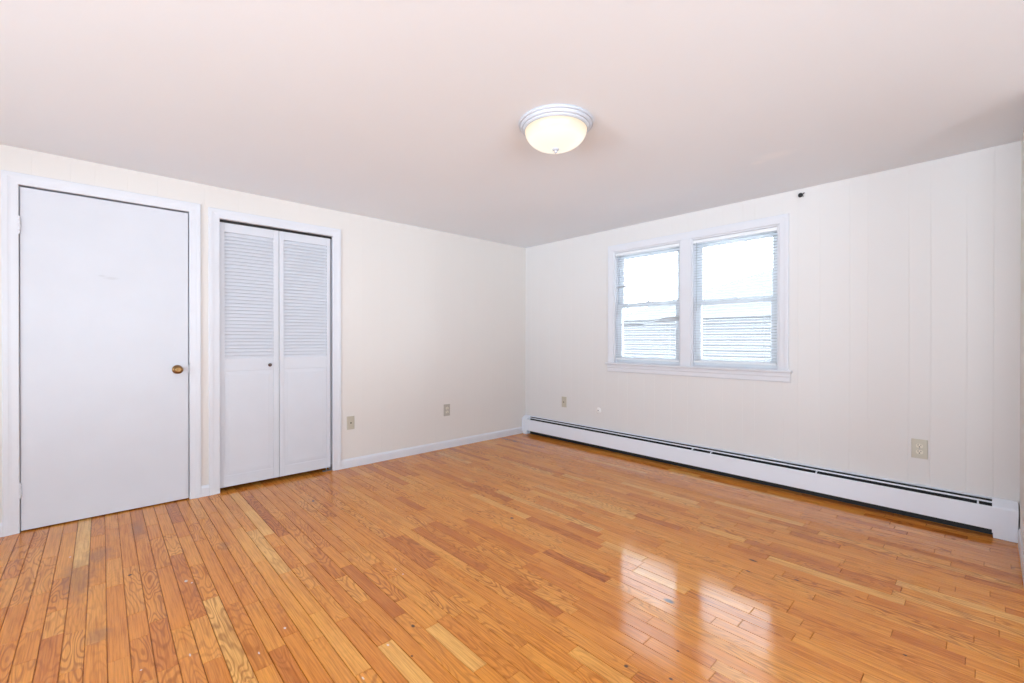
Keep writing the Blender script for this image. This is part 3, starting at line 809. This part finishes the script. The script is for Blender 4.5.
def plate_thing(name, loc, left, label, cat, pm, kind, recm=None, group='wall plates above the skirting'):
    o = thing(empty(name, loc), label, cat, group)
    T = Matrix.Translation(loc) @ (Matrix.Rotation(math.radians(90), 4, 'Z') if left else Matrix.Identity(4))
    def add(nm, bm, m):
        bmesh.ops.transform(bm, matrix=T, verts=bm.verts); return obj(nm, bm, m, o)
    w2, h2 = (0.0385, 0.0605) if kind == 'duplex' else (0.0345, 0.0585)
    bm = new()
    t = bmesh.new(); prism(t, [(-w2, 0), (-w2, -0.003), (-w2 + 0.005, -0.0065), (w2 - 0.005, -0.0065), (w2, -0.003), (w2, 0)], -h2, h2, 'z'); merge(bm, t)
    add('cover_plate', bm, pm)
    if kind == 'duplex':
        for s in (1, -1):
            zc = 0.0195 * s
            bm = new()
            pts = []
            for k in range(24):
                a = 2 * math.pi * k / 24
                pts.append((0.0172 * math.cos(a), max(-0.0135, min(0.0135, 0.0172 * math.sin(a)))))
            t = bmesh.new()
            A = [t.verts.new((p[0], -0.006, zc + p[1])) for p in pts]; B = [t.verts.new((p[0] * 0.96, -0.0085, zc + p[1] * 0.96)) for p in pts]
            for k in range(24): t.faces.new((A[k], A[(k + 1) % 24], B[(k + 1) % 24], B[k]))
            t.faces.new(A); t.faces.new(B); bmesh.ops.recalc_face_normals(t, faces=t.faces); merge(bm, t)
            rc = add('receptacle', bm, recm or pm)
            bm = new()
            box(bm, -0.0080, -0.0052, -0.0088, -0.0080, zc + 0.0005, zc + 0.0092); box(bm, 0.0052, 0.0080, -0.0088, -0.0080, zc + 0.0010, zc + 0.0085)
            lathe(bm, [(0.0036, -0.0088), (0.0036, -0.0080)], (0, 0, zc - 0.0065), 'y', 12)
            sl = add('slot_group', bm, M_hole); mw = sl.matrix_basis
            sl.parent = rc; sl.matrix_parent_inverse = Matrix.Translation(loc).inverted() @ Matrix.Translation(Vector(loc)) if False else rc.matrix_parent_inverse
            sl.matrix_parent_inverse = (Matrix.Translation(loc) @ rc.matrix_parent_inverse).inverted()
        bm = new(); lathe(bm, [(0.0032, -0.006), (0.0032, -0.0072), (0.002, -0.0078), (0, -0.0079)], (0, 0, 0), 'y', 16)
        add('screw', bm, M_steel)
    elif kind == 'jack':
        bm = new(); box(bm, -0.009, 0.009, -0.0085, -0.006, -0.010, 0.008, 0.001, 1)
        jk = add('phone_jack', bm, pm)
        bm = new(); box(bm, -0.0062, 0.0062, -0.0090, -0.0084, -0.0065, 0.0045); 
        add('jack_opening', bm, M_hole)
        for s in (1, -1):
            bm = new(); lathe(bm, [(0.003, -0.006), (0.003, -0.0072), (0, -0.0078)], (0, 0, 0.042 * s), 'y', 16); add('screw', bm, pm)
    return o


plate_thing('wall_outlet', (3.5725, 0, 0.4445), False, 'beige duplex outlet right of the window on the panelled wall', 'outlet', M_beige, 'duplex', M_ivory)
plate_thing('phone_jack_plate', (0.621, 0, 0.4380), False, 'beige wall plate low on the window wall near the corner', 'wall plate', M_tan, 'jack')
plate_thing('phone_jack_plate', (0, -2.190, 0.3960), True, 'beige wall plate with dark centre beside the closet casing', 'wall plate', M_tan, 'jack')
plate_thing('wall_outlet', (0, -1.160, 0.3990), True, 'grey outlet with two pale sockets on the cream left wall', 'outlet', M_grey, 'duplex', M_ivory)

cx = thing(empty('cable_plate', (1.094, 0, 0.3980)), 'small round white cable plate low under the window', 'cable plate')
bm = new(); lathe(bm, [(0.030, 0.0), (0.030, -0.003), (0.027, -0.006), (0.012, -0.0075), (0.0, -0.0075)], (1.094, 0, 0.3980), 'y', 36)
obj('cover_disc', bm, M_white, cx)
bm = new(); lathe(bm, [(0.0065, -0.007), (0.0065, -0.010), (0.0045, -0.0105), (0.0045, -0.018), (0.0, -0.018)], (1.094, 0, 0.3980), 'y', 12)
obj('coax_connector', bm, M_steel, cx)

# ------------------------------------------------------------------ small black hook above the window
hk = thing(empty('wall_hook', (2.919, 0, 2.2118)), 'tiny black hook near the ceiling right of the window', 'hook')
bm = new(); lathe(bm, [(0, 0), (0.014, -0.0005), (0.016, -0.006), (0.015, -0.015), (0.009, -0.021), (0, -0.022)], (2.915, 0, 2.2123), 'y', 20)
obj('hook_base', bm, M_black, hk)
bm = new(); tube(bm, [(2.917, -0.012, 2.212), (2.929, -0.018, 2.212), (2.939, -0.020, 2.218), (2.943, -0.020, 2.222)], 0.0035, 8)
tube(bm, [(2.925, -0.016, 2.210), (2.933, -0.020, 2.201), (2.936, -0.020, 2.194)], 0.003, 8)
obj('hook_arm', bm, M_black, hk)

# ------------------------------------------------------------------ outside the window
hs = thing(empty('neighbor_house', (-2.0, 6.0, -1.2)), 'grey clapboard house outside, seen through the blinds', 'house')
bm = new(); z = -1.2
t_prof = []
while z < 1.62:
    t_prof += [(6.0, z), (6.018, z + 0.001), (6.003, z + 0.115)]; z += 0.116
t_prof += [(6.1, z), (6.1, -1.2)]
prism(bm, t_prof, -9.5, 4.5, 'x'); obj('siding_wall', bm, M_siding, hs)
z0 = z
bm = new()
# hipped roof: low eave along the wall, hip edge rising to the ridge on the right
def slab(pts, d=0.07):
    A = [bm.verts.new(p) for p in pts]; B = [bm.verts.new((p[0], p[1], p[2] - d)) for p in pts]
    bm.faces.new(A); bm.faces.new(list(reversed(B)))
    for q in range(len(A)): bm.faces.new((A[q], B[q], B[(q + 1) % len(A)], A[(q + 1) % len(A)]))
slab([(-2.6, 5.7, z0), (4.8, 5.7, z0), (4.8, 8.2, z0 + 1.25), (0.6, 8.2, z0 + 1.25)])
slab([(-2.6, 5.7, z0), (0.6, 8.2, z0 + 1.25), (-2.6, 10.7, z0)])
slab([(-9.8, 5.7, z0), (-2.6, 5.7, z0), (-2.6, 7.2, z0 + 0.12), (-9.8, 7.2, z0 + 0.12)])
bmesh.ops.recalc_face_normals(bm, faces=bm.faces)
obj('roof', bm, M_roof, hs)
bm = new(); box(bm, -12, 8, 5.2, 14, -1.30, -1.2)
struct(obj('ground', bm, M_roof))
